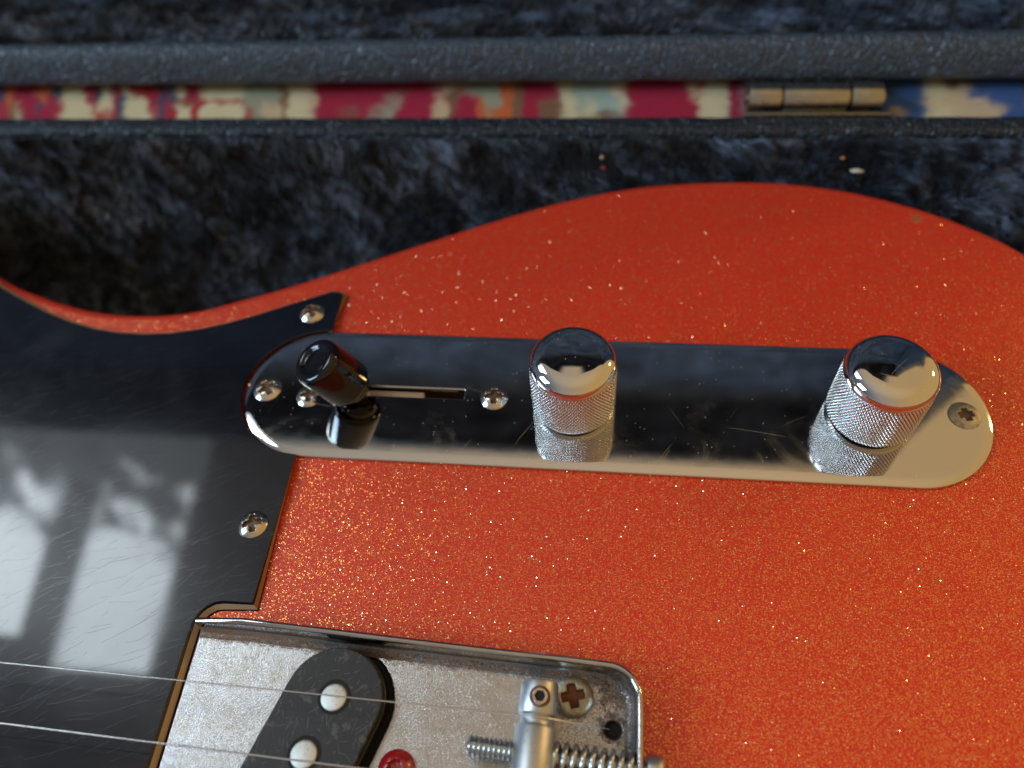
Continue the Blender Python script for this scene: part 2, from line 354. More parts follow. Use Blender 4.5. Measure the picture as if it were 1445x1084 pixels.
# case
def leather(name, c=(.050, .068, .090)):
    m = Mt(name)
    mp = m.mapped(0, (1.0, .22, .22)); v = m.vor(.38, 'DISTANCE_TO_EDGE', mp); v2 = m.vor(.55, 'DISTANCE_TO_EDGE', m.mapped(0, (1, .75, .75)))
    h = m.M('ADD', m.M('ADD', m.M('MULTIPLY', m.st(v.outputs['Distance'], 0, .10), .7), m.M('MULTIPLY', m.st(v2.outputs['Distance'], 0, .16), .75)), m.M('MULTIPLY', m.noise(.8, 3), .4))
    m.set(Base_Color=c, Roughness=.40, Specular_IOR_Level=.55, Normal=m.bump(h, .5, 1.0)); return m.m
TOLEX = leather('black_grained_vinyl', (.048, .068, .090)); LIP = leather('black_lip_vinyl', (.010, .016, .024))
m = Mt('plush_backing'); n1 = m.noise(.12, 5, .6, dist=1.5)
m.set(Base_Color=m.mixc(m.st(n1, .4, .65), (.008, .010, .015), (.040, .052, .075)), Roughness=.9, Sheen_Weight=.3, Sheen_Roughness=.5, Sheen_Tint=(.35, .45, .65, 1), Normal=m.bump(m.noise(.35, 5, .7, dist=1), 4.0)); BACK = m.m
m = Mt('lid_plush'); n1 = m.noise(.022, 6, .62, dist=1.2)
m.set(Base_Color=m.mixc(m.st(n1, .38, .62), (.022, .036, .062), (.12, .19, .31)), Roughness=.9, Sheen_Weight=.3, Sheen_Roughness=.5, Sheen_Tint=(.35, .45, .65, 1), Normal=m.bump(m.noise(.35, 5, .7, dist=1), 4.0)); LIDB = m.m  # paler copy of the plush, with the lid's lit sheen in its colour
m = Mt('plush_fibre'); mpd = m.mapped(38, (1, 1, 1)); st_n = N(m.t, 'ShaderNodeVectorMath', operation='MULTIPLY'); st_n.inputs[1].default_value = (.09, .26, .14); m.L(mpd, st_n.inputs[0])
fn = m.noise(1.0, 5, .62, st_n.outputs[0], dist=1.0)
m.set(Base_Color=m.mixc(m.M('MULTIPLY', m.st(fn, .44, .66), m.st(m.noise(.035, 3, .5), .36, .58)), (.003, .0035, .005), (.19, .235, .32)), Roughness=.45, Specular_IOR_Level=.5, Sheen_Weight=.25, Sheen_Tint=(.5, .6, .8, 1)); FUR = m.m  # sheen patches of the pile are mixed into the fibre colour
m = Mt('tarnished_brass'); n1 = m.noise(.4, 4)
m.set(Base_Color=m.mixc(n1, (.27, .275, .25), (.40, .39, .35)), Metallic=1.0, Roughness=m.M('ADD', .16, m.M('MULTIPLY', n1, .2))); BRASS = m.m
m = Mt('printed_cloth'); ca_ = N(m.t, 'ShaderNodeVertexColor', layer_name='print')
wv = m.noise(3.0, 4, .7); dk = m.mixc(1.0, ca_.outputs[0], ca_.outputs[0]); hsv = N(m.t, 'ShaderNodeHueSaturation'); m.L(ca_.outputs[0], hsv.inputs['Color']); m.L(m.M('ADD', .55, m.M('MULTIPLY', wv, .9)), hsv.inputs['Value'])
m.set(Base_Color=hsv.outputs[0], Roughness=.9, Normal=m.bump(m.M('ADD', m.noise(1.6, 5), m.noise(6, 3)), .25)); CLOTH = m.m
def plain(name, c, r=.6): 
    m = Mt(name); m.set(Base_Color=c, Roughness=r); return m.m

# ================================================================== GUITAR
GT = empty('electric_guitar', (0, -60, -46), 'orange sparkle electric guitar with chrome control plate lying in the black plush case', 'guitar')
north = [(-159.7, 32.7), (-144.3, 26.5), (-128.6, 22.3), (-114.8, 21.4), (-102.1, 23.0), (-90.4, 27.4), (-77.1, 33.2), (-63.7, 39.9), (-46.5, 48.6), (-28.9, 57.3), (-10.6, 65.2), (8.1, 70.6), (26.8, 72.9), (45.1, 72.8), (62.6, 69.6), (78.8, 63.2), (90.6, 56.0), (99.3, 48.5)]
north = [(x, y+.95) for x, y in north]
rest = [(112, 34), (124, 10), (131, -25), (132, -70), (128, -120), (118, -170), (98, -215), (66, -240), (25, -250), (-20, -244), (-65, -225), (-105, -206), (-150, -200), (-195, -212), (-235, -222), (-262, -205), (-268, -170), (-262, -120), (-262, -64), (-258, -20), (-270, 30), (-262, 62), (-238, 76), (-208, 66), (-182, 47)]
bodyo = [(v.x, v.y) for v in catmull(north+rest, 6, True)]
cav = [(v[0], v[1]) for v in fillet([(-51, -58), (-35, -58), (-50, -120), (-66, -120)], 6)]
slotcav = [(-56, -4), (-24, -4), (-24, 4.5), (-56, 4.5)]
body = part('body', shape2d([bodyo, cav, slotcav], -46, -1.2, 3.0, 6, 40), LACQ, GT, world=True)
# ---- pickguard (three plies, bevelled)
NOTCH = [(-63.2+17.02*math.cos(math.radians(a_)), 17.02*math.sin(math.radians(a_))) for a_ in range(91, 270, 6)]
NOTCH = [(-63.45, 17.03)] + NOTCH[1:-1] + [(-63.4, -17.03)]
NS = set((round(q[0], 3), round(q[1], 3)) for q in NOTCH)
pg = [(-155.0, 27.3), (-147, 23.4), (-139.5, 20.0), (-131.5, 17.1), (-123.9, 15.1), (-117.2, 14.2), (-110.5, 14.0), (-103.6, 14.6), (-96.7, 16.1), (-90.2, 18.3), (-83.8, 21.0), (-72.6, 26.4), (-66.5, 29.2), (-64.6, 29.2), (-63.6, 28.4), *NOTCH, (-63.2, -49.5), (-69.0, -49.6)]
arc = [(-70.6, -49.9), (-72.0, -50.8), (-73.0, -52.0), (-73.6, -53.6), (-73.7, -56)]
pg += arc + [(-73.2, -80), (-72.5, -125), (-130, -190), (-230, -205), (-250, -120), (-245, -40), (-225, 40), (-200, 48), (-175, 39)]
NOFF = [0.0]
def inset(P, dd):
    n = len(P); R = []
    for i in range(n):
        a = Vector(P[i-1]); b = Vector(P[i]); c = Vector(P[(i+1) % n])
        t = ((b-a).normalized()+(c-b).normalized()).normalized(); nn = Vector((t.y, -t.x)); ky = (round(b.x, 3), round(b.y, 3)); dd_ = dd
        if ky in NS:
            if abs(b.y) > 17.025: R.append((b.x+(.62*dd), b.y)); continue
            dd_ = 0
            f_ = (17.02+NOFF[0])/17.02; R.append((-63.2+(b.x+63.2)*f_, b.y*f_)); continue
        R.append((b.x+nn.x*dd_, b.y+nn.y*dd_))
    return R
area = sum(pg[i-1][0]*pg[i][1]-pg[i][0]*pg[i-1][1] for i in range(len(pg)))
sg = 1 if area < 0 else -1
PGZ = [(-1.2, 0.0), (-.75, .12), (-.70, .15), (.22, .95), (.28, 1.0), (.78, 1.42), (.9, 1.75)]
def ply(z0, i0, z1, i1, extra=None):
    """ring between two insets plus caps"""
    lev = [(z0, i0)] + (extra or []) + [(z1, i1)]; n = len(pg); V = []; F = []
    for z, i_ in lev:
        for q in inset(pg, sg*(i_-1.3)): V.append((q[0], q[1], z))
    for j in range(len(lev)-1):
        for i in range(n):
            k = (i+1) % n; F.append((j*n+i, j*n+k, (j+1)*n+k, (j+1)*n+i) if sg < 0 else (j*n+k, j*n+i, (j+1)*n+i, (j+1)*n+k))
    me = meshof(V, F, angle=40)
    bm = bmesh.new(); bm.from_mesh(me); bm.verts.ensure_lookup_table()
    for st_ in (0, (len(lev)-1)*n):
        f = bm.faces.new([bm.verts[st_+i] for i in range(n)]); bmesh.ops.triangulate(bm, faces=[f])
    bmesh.ops.recalc_face_normals(bm, faces=bm.faces)
    bm.to_mesh(me); bm.free(); me.set_sharp_from_angle(angle=math.radians(40)); me.polygons.foreach_set('use_smooth', [abs(q.normal.z) < .9995 for q in me.polygons]); return me
PG = part('pickguard', ply(-.09, 1.05, .34, 1.5, [(.24, 1.36)]), PLY, GT, world=True)
NOFF[0] = .7
part('cream_ply', ply(-.80, .2, -.093, 1.02), CREAM, PG, world=True)
part('black_ply', ply(-1.197, 0, -.803, .18), BLACK, PG, world=True)

# ---- screws
def head(R, h, rr=.66, aw=.19, depth=1.0, rim=.15, nr=30, na=96, flat=.0):
    V, F = [], []
    def zz(x, y):
        r = math.hypot(x, y)/R
        z = rim + (h-rim)*(1-max(0, (r-flat)/(1-flat))**2.4)
        L, Wd = rr*R, aw*R*(1+.35*(1-r))
        q = 0
        for a, b in ((abs(x), abs(y)), (abs(y), abs(x))):
            e = min((L-a)/(.10*R), (Wd-b)/(.07*R)); q = max(q, min(1, max(0, e)))
        return (max(z - q*depth*(1-.35*r), .16+.04*r) if q > 0 else z), q
    rs = [R*(i/nr) for i in range(nr+1)]
    cross = []
    for j, r in enumerate(rs):
        for i in range(na):
            a = 2*math.pi*i/na; x, y = r*math.cos(a), r*math.sin(a); z, q = zz(x, y); V.append((x, y, z)); cross.append(q)
    for i in range(na): a = 2*math.pi*i/na; V.append((R*1.0*math.cos(a), R*math.sin(a), -.4)); cross.append(0)
    m_ = nr+2; mi = []
    for j in range(m_-1):
        for i in range(na):
            k = (i+1) % na; f = (j*na+i, (j+1)*na+i, (j+1)*na+k, j*na+k); F.append(f); mi.append(1 if sum(cross[v] for v in f)/4 > .45 else 0)
    me = meshof(V, F, angle=50); return me, mi
def screw(parent, x, y, z, R, h, rot=0, mat=None, rec=None, name='mounting_screw', tilt=(0, 0), **k):
    me, mi = head(R, h, **k); me.materials.append(mat or SCREW); me.materials.append(rec or RECESS)
    me.polygons.foreach_set('material_index', mi); me.transform(Matrix.Rotation(math.radians(rot), 4, 'Z'))
    me.transform(Matrix.Rotation(math.radians(tilt[0]), 4, 'X') @ Matrix.Rotation(math.radians(tilt[1]), 4, 'Y'))
    return part(name, me, None, parent, (x, y, z))
screw(PG, -69.7, 22.0, .32, 3.05, 1.3, 30, name='pickguard_screw')
screw(PG, -67.9, -33.6, .32, 3.0, 1.25, 18, name='pickguard_screw')

# ---- control plate
stad = []
for i in range(33): a = -math.pi/2 + math.pi*i/32; stad.append((63.2+17*math.cos(a), 17*math.sin(a)))
for i in range(33): a = math.pi/2 + math.pi*i/32; stad.append((-63.2+17*math.cos(a), 17*math.sin(a)))
slot = fillet([(-56, -.9), (-29.3, -.9), (-29.3, 1.55), (-56, 1.55)], .3)
def stadium(r, k=40):
    P = []
    for i in range(k+1): a = -math.pi/2 + math.pi*i/k; P.append((63.0+r*math.cos(a), r*math.sin(a)))
    for i in range(k+1): a = math.pi/2 + math.pi*i/k; P.append((-63.0+r*math.cos(a), r*math.sin(a)))
    return P
WR = 2.1                                             # the stamped edge rolls down over this width
rings = [(17-WR, 0.0)] + [(17-WR+WR*t_/14, -.085*(WR*t_/14)**2) for t_ in range(1, 14)] + [(16.94, -.42), (17, -.55), (17.0, -1.19)]
V = [(x, y, z) for r, z in rings for x, y in stadium(r)]; n_ = len(stadium(17))
F = [(j*n_+i, (j+1)*n_+i, (j+1)*n_+(i+1) % n_, j*n_+(i+1) % n_) for j in range(len(rings)-1) for i in range(n_)]
ringm = meshof(V, F, angle=60)
flatm = shape2d([stadium(17-WR+.30), slot], -1.19, 0.0012, .25, 3, 30)
bm = bmesh.new(); bm.from_mesh(flatm); bm.from_mesh(ringm); cpm = bpy.data.meshes.new('control_plate'); bm.to_mesh(cpm); bm.free()
cpm.polygons.foreach_set('use_smooth', [abs(q.normal.z) < .9999995 for q in cpm.polygons])
CP = part('control_plate', cpm, CHROME, GT, world=True)
screw(CP, -74.6, -.4, -.1, 3.2, 1.0, 40)
screw(CP, 74.8, .1, -.1, 3.3, .9, 12, rr=.5, mat=ZINC, rec=RECESS, tilt=(0, 3))
screw(CP, -64.4, -1.8, -.1, 2.9, 1.0, 10)
screw(CP, -22.6, -.3, -.1, 3.05, 1.3, 4)
for b_ in ((-55.9, -24.1, 4.0, 4.4), (-55.9, -24.1, -3.9, -3.5)): part('cavity_wall', meshof(*rbox(b_[0], b_[1], b_[2], b_[3], -30, -1.25, .05)), WOOD, GT, world=True)
part('cavity_wall', meshof(*rbox(-24.5, -24.1, -3.45, 3.95, -30, -1.25, .05)), WOOD, GT, world=True)
# ---- selector switch
SW = empty('selector_switch', (-50, .6, -6), parent=GT)
I_, B_ = Vector((-54.28, -1.04, 4.0)), Vector((-58.95, -2.45, 14.7)); ax = (B_-I_).normalized(); L_ = (B_-I_).length
tp = [(0, L_-.45), (2.6, L_-.45), (3.1, L_-.35), (3.35, L_-.05), (4.2, L_), (4.9, L_-.25), (5.3, L_-.8), (5.42, L_-1.6), (5.6, 1.0), (5.45, .35), (5.0, 0), (4.3, -.15), (4.2, -1.6), (3.7, -2.3), (2.6, -2.7), (0, -2.7)]
part('switch_tip', meshof(*lathe(tp, I_, ax, 72), angle=60), TIP, SW, world=True)
e = I_ - ax*2.5; sdir = Vector((-50.5, .55, -6)) - e
Vb, Fb = [], []
for t in (0, .5, 1):
    c = e + sdir*t
    for dx, dy in ((-1.7, -.5), (1.7, -.5), (1.7, .5), (-1.7, .5)): Vb.append((c.x+dx, c.y+dy, c.z))
for j in range(2):
    for i in range(4): Fb.append((j*4+i, j*4+(i+1) % 4, (j+1)*4+(i+1) % 4, (j+1)*4+i))
Fb += [(3, 2, 1, 0), (8, 9, 10, 11)]
part('switch_lever', meshof(Vb, Fb, angle=20), SCREW, SW, world=True)
part('switch_frame', meshof(*rbox(-55.5, -38.5, -1.6, .85, -3.6, -.55, .3)), PALE, SW, world=True)
part('switch_frame', meshof(*rbox(-39, -31.5, -1.2, .5, -4.6, -3.2, .3)), SCREW, SW, world=True)
# ---- knobs (diamond-knurled side, domed cap)
R0, HK = 8.72, 14.5
def knurl(u, v):
    z = v*13.4; r = R0; a = u*2*math.pi; s = R0*a
    per = 2*math.pi*R0/78
    p1 = abs(((s + z*.62)/per) % 1 - .5)*2; p2 = abs(((s - z*.62)/per) % 1 - .5)*2
    hgt = min(p1, p2)
    edge_ = min(1, v*14, (1-v)*10)
    rr = r - .30 + .62*hgt*edge_ + (-.25*(1-min(1, v*20)))
    return (rr*math.cos(a), rr*math.sin(a), z)
kv, kf = grid(knurl, 704, 84)
n0 = len(kv); ring = [kv[i] for i in range(705)]
kv += [(x*.5, y*.5, .05) for x, y, z in ring]; kf += [(i, n0+i, n0+i+1, i+1) for i in range(704)]
KN = empty('control_knob', (-5.15, -1.05, 1.0), parent=GT)
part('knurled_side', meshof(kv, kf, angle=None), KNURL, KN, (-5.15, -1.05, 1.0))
cap = [(8.3, 12.9), (8.62, 13.2), (8.72, 13.6), (8.66, 14.15)]
for i in range(1, 13):
    t = i/12*math.pi/2; cap.append((4.9+3.76*math.cos(t), 14.15+2.5*math.sin(t)))
cap += [(3.5, 16.75), (1.8, 16.85), (0, 16.88)]
part('domed_cap', meshof(*lathe(cap, (0, 0, 0), (0, 0, 1), 96), angle=80), CAP, KN, (-5.15, -1.05, 1.0))
part('shaft_gap_shade', meshof(*lathe([(6.8, -1), (6.8, -.6), (7.6, -.55), (7.6, .25), (3, .3), (3, 3)], (0, 0, 0), (0, 0, 1), 32)), BLACK, KN, (-5.15, -1.05, 1.0))  # shaft with a wide black collar that stands in for the shade under the knob
copy_tree(KN, GT, (55.75, -.75, 1.0))

# ---- bridge
BR = empty('bridge', (-30, -90, -1.2), parent=GT)
plate_o = fillet([(-71.9, -54.6), (8.9, -57.2), (9.2, -130), (-70.4, -130)], [1.0, 5, 2, 2])
pa = Vector((-.302, -.953)); pc = Vector((-43.0, -65.8)); pn = Vector((-pa.y, pa.x))
def capsule(c, R, L, k=20):
    P = []
    for i in range(k+1): t = math.pi*i/k; P.append(c + pn*R*math.cos(t) - pa*R*math.sin(t))
    for i in range(k+1): t = math.pi+math.pi*i/k; P.append(c + pa*L + pn*R*math.cos(t) - pa*R*math.sin(t))
    return P
hole = capsule(pc + Vector((.5, 0)), 9.6, 46)
part('bridge_plate', shape2d([[tuple(v[:2]) for v in plate_o], [tuple(v) for v in hole], circle(5.0, -66.0, 1.45)], -1.195, 0, .4, 4, 50), NICKEL, BR, world=True)
part('pickup_cavity_shade', shape2d([[tuple(v) for v in capsule(pc+Vector((.5, 0)), 10.2, 46)]], -1.6, -1.185, .02, 1, 50), CAV, BR, world=True)  # black sheet laid over the body, standing in for the cavity's shade
part('string_hole_shade', meshof(*lathe([(1.62, -1.1), (1.62, -6), (0, -6)], (5.0, -66.0, 0), (0, 0, 1), 24)), CAV, BR, world=True)  # closed black cup standing in for the shade down the string hole
path = [(-71.6, -53.7), (-62, -53.75), (-54.1, -54.0), (-45, -54.35), (-33.1, -54.85), (-20, -55.35), (-8, -55.75), (-3, -55.85), (1.5, -56.05)]
for i in range(1, 12):
    t = i/12*math.pi/2; path.append((3.6+6.15*math.sin(t)+.0, -62.3+6.15*math.cos(t)))
path += [(9.8, -64), (9.8, -70), (9.82, -80), (9.8, -100), (9.75, -130)]
prof = [(0.0, -1.19), (0.0, 4.7), (.08, 5.15), (.3, 5.42), (.6, 5.5), (.9, 5.42), (1.12, 5.15), (1.2, 4.7), (1.25, 1.9), (1.5, .9), (2.0, .35), (2.8, .06), (2.85, -.3)]
n = len(path); NP = []
for i in range(n):
    a = Vector(path[max(i-1, 0)]); b = Vector(path[min(i+1, n-1)]); t = (b-a).normalized(); NP.append(Vector((t.y, -t.x)))
V, F = [], []
for i in range(n):
    wob = .15*math.sin(i*2.1)
    for (dd, z) in prof:
        hz_ = z*(1 if i > 0 else .62)
        q = Vector(path[i]) + NP[i]*dd; V.append((q.x, q.y, hz_ if z > 0 else z))
k = len(prof)
for i in range(n-1):
    for j in range(k-1): F.append((i*k+j, i*k+j+1, (i+1)*k+j+1, (i+1)*k+j))
F.append(tuple(range(k))); F.append(tuple((n-1)*k+j for j in range(k))[::-1])
part('bridge_wall', meshof(V, F, angle=75), NICKEL, BR, world=True)
screw(BR, -2.0, -61.3, 0, 3.5, .9, 14, mat=ZINC, rec=RUST, rr=.6, aw=.20, depth=.8, flat=.55)
screw(BR, -30.4, -75.2, -.3, 3.1, 2.3, 35, mat=REDS, rec=REDS, rr=.42, aw=.22, depth=1.3, rim=.8, name='pickup_height_screw')
# ---- pickup
PK = empty('bridge_pickup', (-46, -80, -8), parent=GT)
pco = capsule(pc, 8.75, 46); pcl = capsule(pc, 9.05, 46)
part('flatwork', shape2d([[tuple(v) for v in pco]], 1.7, 3.1, .25, 3, 50), FIBRE, PK, world=True)
part('coil', shape2d([[tuple(v) for v in pcl]], -10, 1.69, .2, 2, 50), BLACK, PK, world=True)
pole = [(2.25, -8), (2.25, .2), (2.15, .35), (1.9, .45), (0, .5)]
plm = meshof(*lathe(pole, (0, 0, 0), (0, 0, 1), 40), angle=60)
PL = part('pole_piece', plm, POLE, PK, (pc.x+.25, pc.y+.3, 2.95))
for i in range(1, 4): q = pc + pa*9.75*i; copy_tree(PL, PK, (q.x+.25, q.y+.3, 2.95))
rg = meshof(*lathe([(2.9, 0), (2.9, .12), (2.3, .12), (2.28, -.4), (2.9, -.4)], (0, 0, 0), (0, 0, 1), 40), angle=60)
RG = part('pole_hole_rim', rg, CAV, PK, (pc.x+.35, pc.y+.4, 2.99))
for i in range(1, 4): q = pc + pa*9.75*i; copy_tree(RG, PK, (q.x+.35, q.y+.4, 2.99))
# ---- saddle
SD = empty('bridge_saddle', (-8, -75, 0), parent=GT)
sa = Vector((-.022, -1, 0)).normalized(); so = Vector((-7.45, -60.55, 4.4))
sp_ = [(0, 0), (2.8, 0), (3.05, .12), (3.15, .35), (3.15, 5.1), (3.0, 5.3), (2.75, 5.5), (2.62, 5.9), (2.62, 6.7), (2.75, 7.0), (3.3, 7.15), (3.42, 7.4), (3.42, 15.9), (2.8, 16.1), (2.75, 17), (3.2, 17.2), (3.3, 17.5), (3.3, 20.3), (3.0, 20.6), (0, 20.6)]
part('saddle_barrel', meshof(*lathe(sp_, so, sa, 72), angle=40), STEEL, SD, world=True)
hs = Vector((-7.15, -63.4, 7.35))
part('screw_bore_shade', meshof(*lathe([(1.72, -.9), (1.72, .20), (1.45, .26), (1.33, .1)], hs, (0, 0, 1), 32)), RUST, SD, world=True)  # raised dark ring standing in for the shade in the counterbore
hx = []
V, F = [], []
for rr, z in ((1.32, -.6), (1.32, .42), (1.2, .55), (.95, .55)):
    for i in range(24): a = 2*math.pi*i/24; V.append(hs+Vector((rr*math.cos(a), rr*math.sin(a), z)))
for z in (.53, .24):
    for i in range(24):
        a = 2*math.pi*i/24; hr = .82/max(math.cos((a % (math.pi/3))-math.pi/6), .5); V.append(hs+Vector((hr*math.cos(a), hr*math.sin(a), z)))
for j in range(5):
    for i in range(24): k_ = (i+1) % 24; F.append((j*24+i, j*24+k_, (j+1)*24+k_, (j+1)*24+i))
F.append(tuple(5*24+i for i in range(24)))
me = meshof(V, F, angle=30); me.materials.append(SCREW); me.materials.append(CAV); me.polygons.foreach_set('material_index', [0]*96+[1]*25)  # shallow socket faces are coloured black in place of its shade
part('height_screw', me, None, SD, world=True)
xs = Vector((-18.6, -71.05, 3.7)); xd = Vector((31.3, -1.35, -.4)).normalized(); th = [(0, 0), (1.2, 0)]; t = .1
while t < 28.6: th += [(1.28, t), (1.66, t+.28), (1.70, t+.38), (1.28, t+.70)]; t += .82
th += [(1.3, 28.8), (0, 28.8)]
part('intonation_screw', meshof(*lathe(th, xs, xd, 32), angle=50), THREAD, SD, world=True)
part('screw_head', meshof(*lathe([(0, 28.9), (1.6, 28.9), (2.4, 29.0), (2.55, 29.5), (2.55, 30.9), (2.2, 31.5), (1.2, 31.8), (0, 31.8)], xs, xd, 40), angle=50), STEEL, SD, world=True)
yv = xd.cross(Vector((0, 0, 1))).normalized(); zv = yv.cross(xd)
hp = []
for i in range(9*22+1):
    a = 2*math.pi*i/22; tt = 14.0 + 13.4*(i/(9*22)); hp.append(xs + xd*tt + (yv*math.cos(a)+zv*math.sin(a))*2.15)
part('intonation_spring', meshof(*tube(hp, .42, 10), angle=None), THREAD, SD, world=True)
for k_ in (1, 2): copy_tree(SD, GT, (-8-.3*k_, -75-21.2*k_, 0))
# ---- strings
def string_pts(P, k=14): return [v for v in catmull(P, k)]
part('string', meshof(*tube([(-600, -62.6, 10.2), (-300, -64.4, 9.6), (-103, -65.75, 8.3), (-50, -66.15, 7.9), (-9.3, -66.55, 7.45), (-7.9, -66.58, 7.46), (-6.8, -66.55, 7.28), (-5.6, -66.5, 6.7), (4.2, -66.1, .6), (5.0, -66.0, -1.5)], .125, 8), angle=None), WIRE, GT, world=True)
part('string', meshof(*tube([(-600, -69.0, 10.2), (-300, -72.2, 9.6), (-98, -75.3, 8.3), (-34.8, -76.6, 7.9), (-9.5, -77.1, 7.9), (-6.5, -77.2, 7.6), (5, -77.2, -1.5)], .165, 8), angle=None), WIRE, GT, world=True)

for k_, (yl, yr, rr) in enumerate(((-83.5, -88.0, .21), (-93, -98.3, .32), (-102.5, -109.0, .42), (-112, -119.5, .55))):
    part('string', meshof(*tube([(-600, yl+4, 10.2), (-300, yl+.8, 9.6), (-98, yl-.6*k_-2, 8.3), (-9.5, yr, 8.2), (-6.5, yr, 7.9), (5, yr, -1.5)], rr, 8), angle=None), WIRE, GT, world=True)
m = Mt('dark_fingerboard'); m.set(Base_Color=(.03, .015, .01), Roughness=.45); FB = m.m
m = Mt('maple'); m.set(Base_Color=(.50, .28, .12), Roughness=.35); MP = m.m
NK = part('neck', meshof(*rbox(-620, -200, -120, -62, -16, 2.9, 2)), MP, GT, world=True)
part('fingerboard', meshof(*rbox(-620, -200.5, -119.5, -62.5, 2.95, 7.2, .8)), FB, NK, world=True)
for i in range(14): fx = -206-23*i; part('fret', meshof(*rbox(fx-1.1, fx+1.1, -119, -63, 7.1, 8.0, .5)), SCREW, NK, world=True)
# ================================================================== CASE
CS = empty('guitar_case', (-200, -60, -72), 'open black vinyl guitar case with plush lining, lid hinged up behind the guitar', 'guitar case')
def prof_at(x):
    k = min(1, max(0, (x+95)/85)); k = k*k*(3-2*k)
    Rr = [(90, -.5), (87.5, -4.5), (83, -8), (77.5, -11), (70, -19), (58, -32), (20, -46)]
    Ll = [(90, -.5), (89, -7), (87.5, -17), (84.5, -28), (77, -39), (60, -46), (10, -48)]
    return [(a[0]*k+b[0]*(1-k), a[1]*k+b[1]*(1-k)) for a, b in zip(Rr, Ll)]
def lining(u, v):
    x = -330+u*510; P = prof_at(x); s = v*(len(P)-1); i = min(int(s), len(P)-2); f = s-i
    y = P[i][0]*(1-f)+P[i+1][0]*f; z = P[i][1]*(1-f)+P[i+1][1]*f
    nn = noise.fractal(Vector((x*.03, y*.05, z*.05)), 1.0, 2.0, 3)*3.0*min(1, v*3)
    return (x, y-abs(nn)*.4+nn*.6, z+nn*.7-.5)
lv, lf = grid(lining, 150, 30)
part('wall_lining', meshof(lv, lf, angle=None), BACK, CS, world=True)
part('case_wall', meshof(*rbox(-700, 190, 91.2, 98.2, -72, -.9, .5)), TOLEX, CS, world=True)
part('case_floor', meshof(*rbox(-700, 190, -300, 91.1, -72, -56, .5)), BACK, CS, world=True)
part('case_end', meshof(*rbox(182, 190, -300, 91.1, -55.9, -1, .5)), TOLEX, CS, world=True)
def railx(x0, x1, cy, cz, ry, rz, nseg, amp, seed):
    def f(u, v):
        x = x0+(x1-x0)*u; a = v*2*math.pi; q = 1+amp*noise.noise(Vector((x*.14+seed, math.cos(a), math.sin(a)*1.2)))
        c, s_ = math.cos(a), math.sin(a); ex = .75
        return (x, cy+ry*q*math.copysign(abs(c)**ex, c), cz+rz*q*math.copysign(abs(s_)**ex, s_))
    return grid(f, nseg, 28)
part('case_rim', meshof(*railx(-700, 190, 94.8, -1.4, 3.6, 2.4, 900, .05, 3), angle=None), LIP, CS, world=True)
# fibres of the plush pile
def pile(fn_point, count, ln, wd, seed, flow, zmax=None):
    rng = np.random.default_rng(seed); V = []; F = []; c = 0
    for _ in range(count):
        u, v = rng.random(), rng.random()
        P, Nn, T1, T2 = fn_point(u, v)
        if P is None: continue
        q = P*.05+Vector((seed*7.3, 0, 0)); g = noise.noise_vector(q*1.3); g2 = noise.noise_vector(P*.26+Vector((seed, 5, 1)))
        g3 = noise.noise(P*.085+Vector((2, seed, 9)))
        D = (Nn*(.75+.5*g3) + T1*(flow[0]+g.x*1.5+g2.x*.9) + T2*(flow[1]+g.y*1.2+g2.y*.9)
             + Vector((rng.normal(), rng.normal(), rng.normal()))*.13).normalized()
        l = ln*(.6+.5*rng.random())*(1+.5*g3)
        side = D.cross(Vector((rng.normal(), rng.normal(), rng.normal()))).normalized()*wd*.5
        bend = Vector((g2.x, g2.y-.2, g2.z-.5))*l*.28
        a = P; b = P+D*l*.5+bend*.3; e_ = P+D*l+bend
        if zmax is not None and e_.z > zmax: e_.z = zmax-rng.random()
        V += [a-side, a+side, b-side*.85, b+side*.85, e_]
        F += [(c, c+1, c+3, c+2), (c+2, c+3, c+4)]; c += 5
    me = bpy.data.meshes.new('pile'); me.from_pydata([(p.x*S, p.y*S, p.z*S) for p in V], [], F); me.update(); return me
def wallpt(u, v):
    v = v**.85*.84; p0 = Vector(lining(u, v)); p1 = Vector(lining(min(1, u+.002), v)); p2 = Vector(lining(u, v+.01))
    t1 = (p1-p0).normalized(); t2 = (p2-p0).normalized(); nn = t2.cross(t1).normalized()
    if nn.y > 0 and nn.z < 0: nn = -nn
    if nn.z < 0: nn = -nn
    return p0, nn, t1, t2
o = part('plush_pile', pile(wallpt, 170000, 5.8, .18, 1, (.35, .35), 1.5), FUR, CS, world=True); o['kind'] = 'stuff'
# ---- lid, opened to about 102 degrees
TH = math.radians(12)
def LT(x, v, w_): return Vector((x, 105+math.sin(TH)*v+math.cos(TH)*w_, 1+math.cos(TH)*v-math.sin(TH)*w_))
def lidm(VF): return [LT(p[0], p[2], p[1]) for p in VF[0]], [f[::-1] for f in VF[1]]
LD = empty('lid', (-200, 112, 1), parent=CS)
part('lid_wall', meshof(*lidm(rbox(-700, 188, 10, 60, 2.5, 9.0, .8))), TOLEX, LD, world=True)
part('lid_wall', meshof(*lidm(rbox(-700, 188, 10, 60, 358, 365, .8))), TOLEX, LD, world=True)
part('lid_wall', meshof(*lidm(rbox(180, 188, 10, 60, 9.1, 357.9, .8))), TOLEX, LD, world=True)
part('lid_panel', meshof(*lidm(rbox(-700, 188, 60.1, 66, 2.5, 365, .8))), TOLEX, LD, world=True)
def lrail(x0, x1, w0, v0, rw, rv, ns, sd): 
    V, F = railx(x0, x1, w0, v0, rw, rv, ns, .05, sd); return [LT(p[0], p[2], p[1]) for p in V], [f[::-1] for f in F]
part('lid_rim', meshof(*lrail(-700, 188, 11.6, 7.6, 3.6, 6.4, 900, 5), angle=None), TOLEX, LD, world=True)
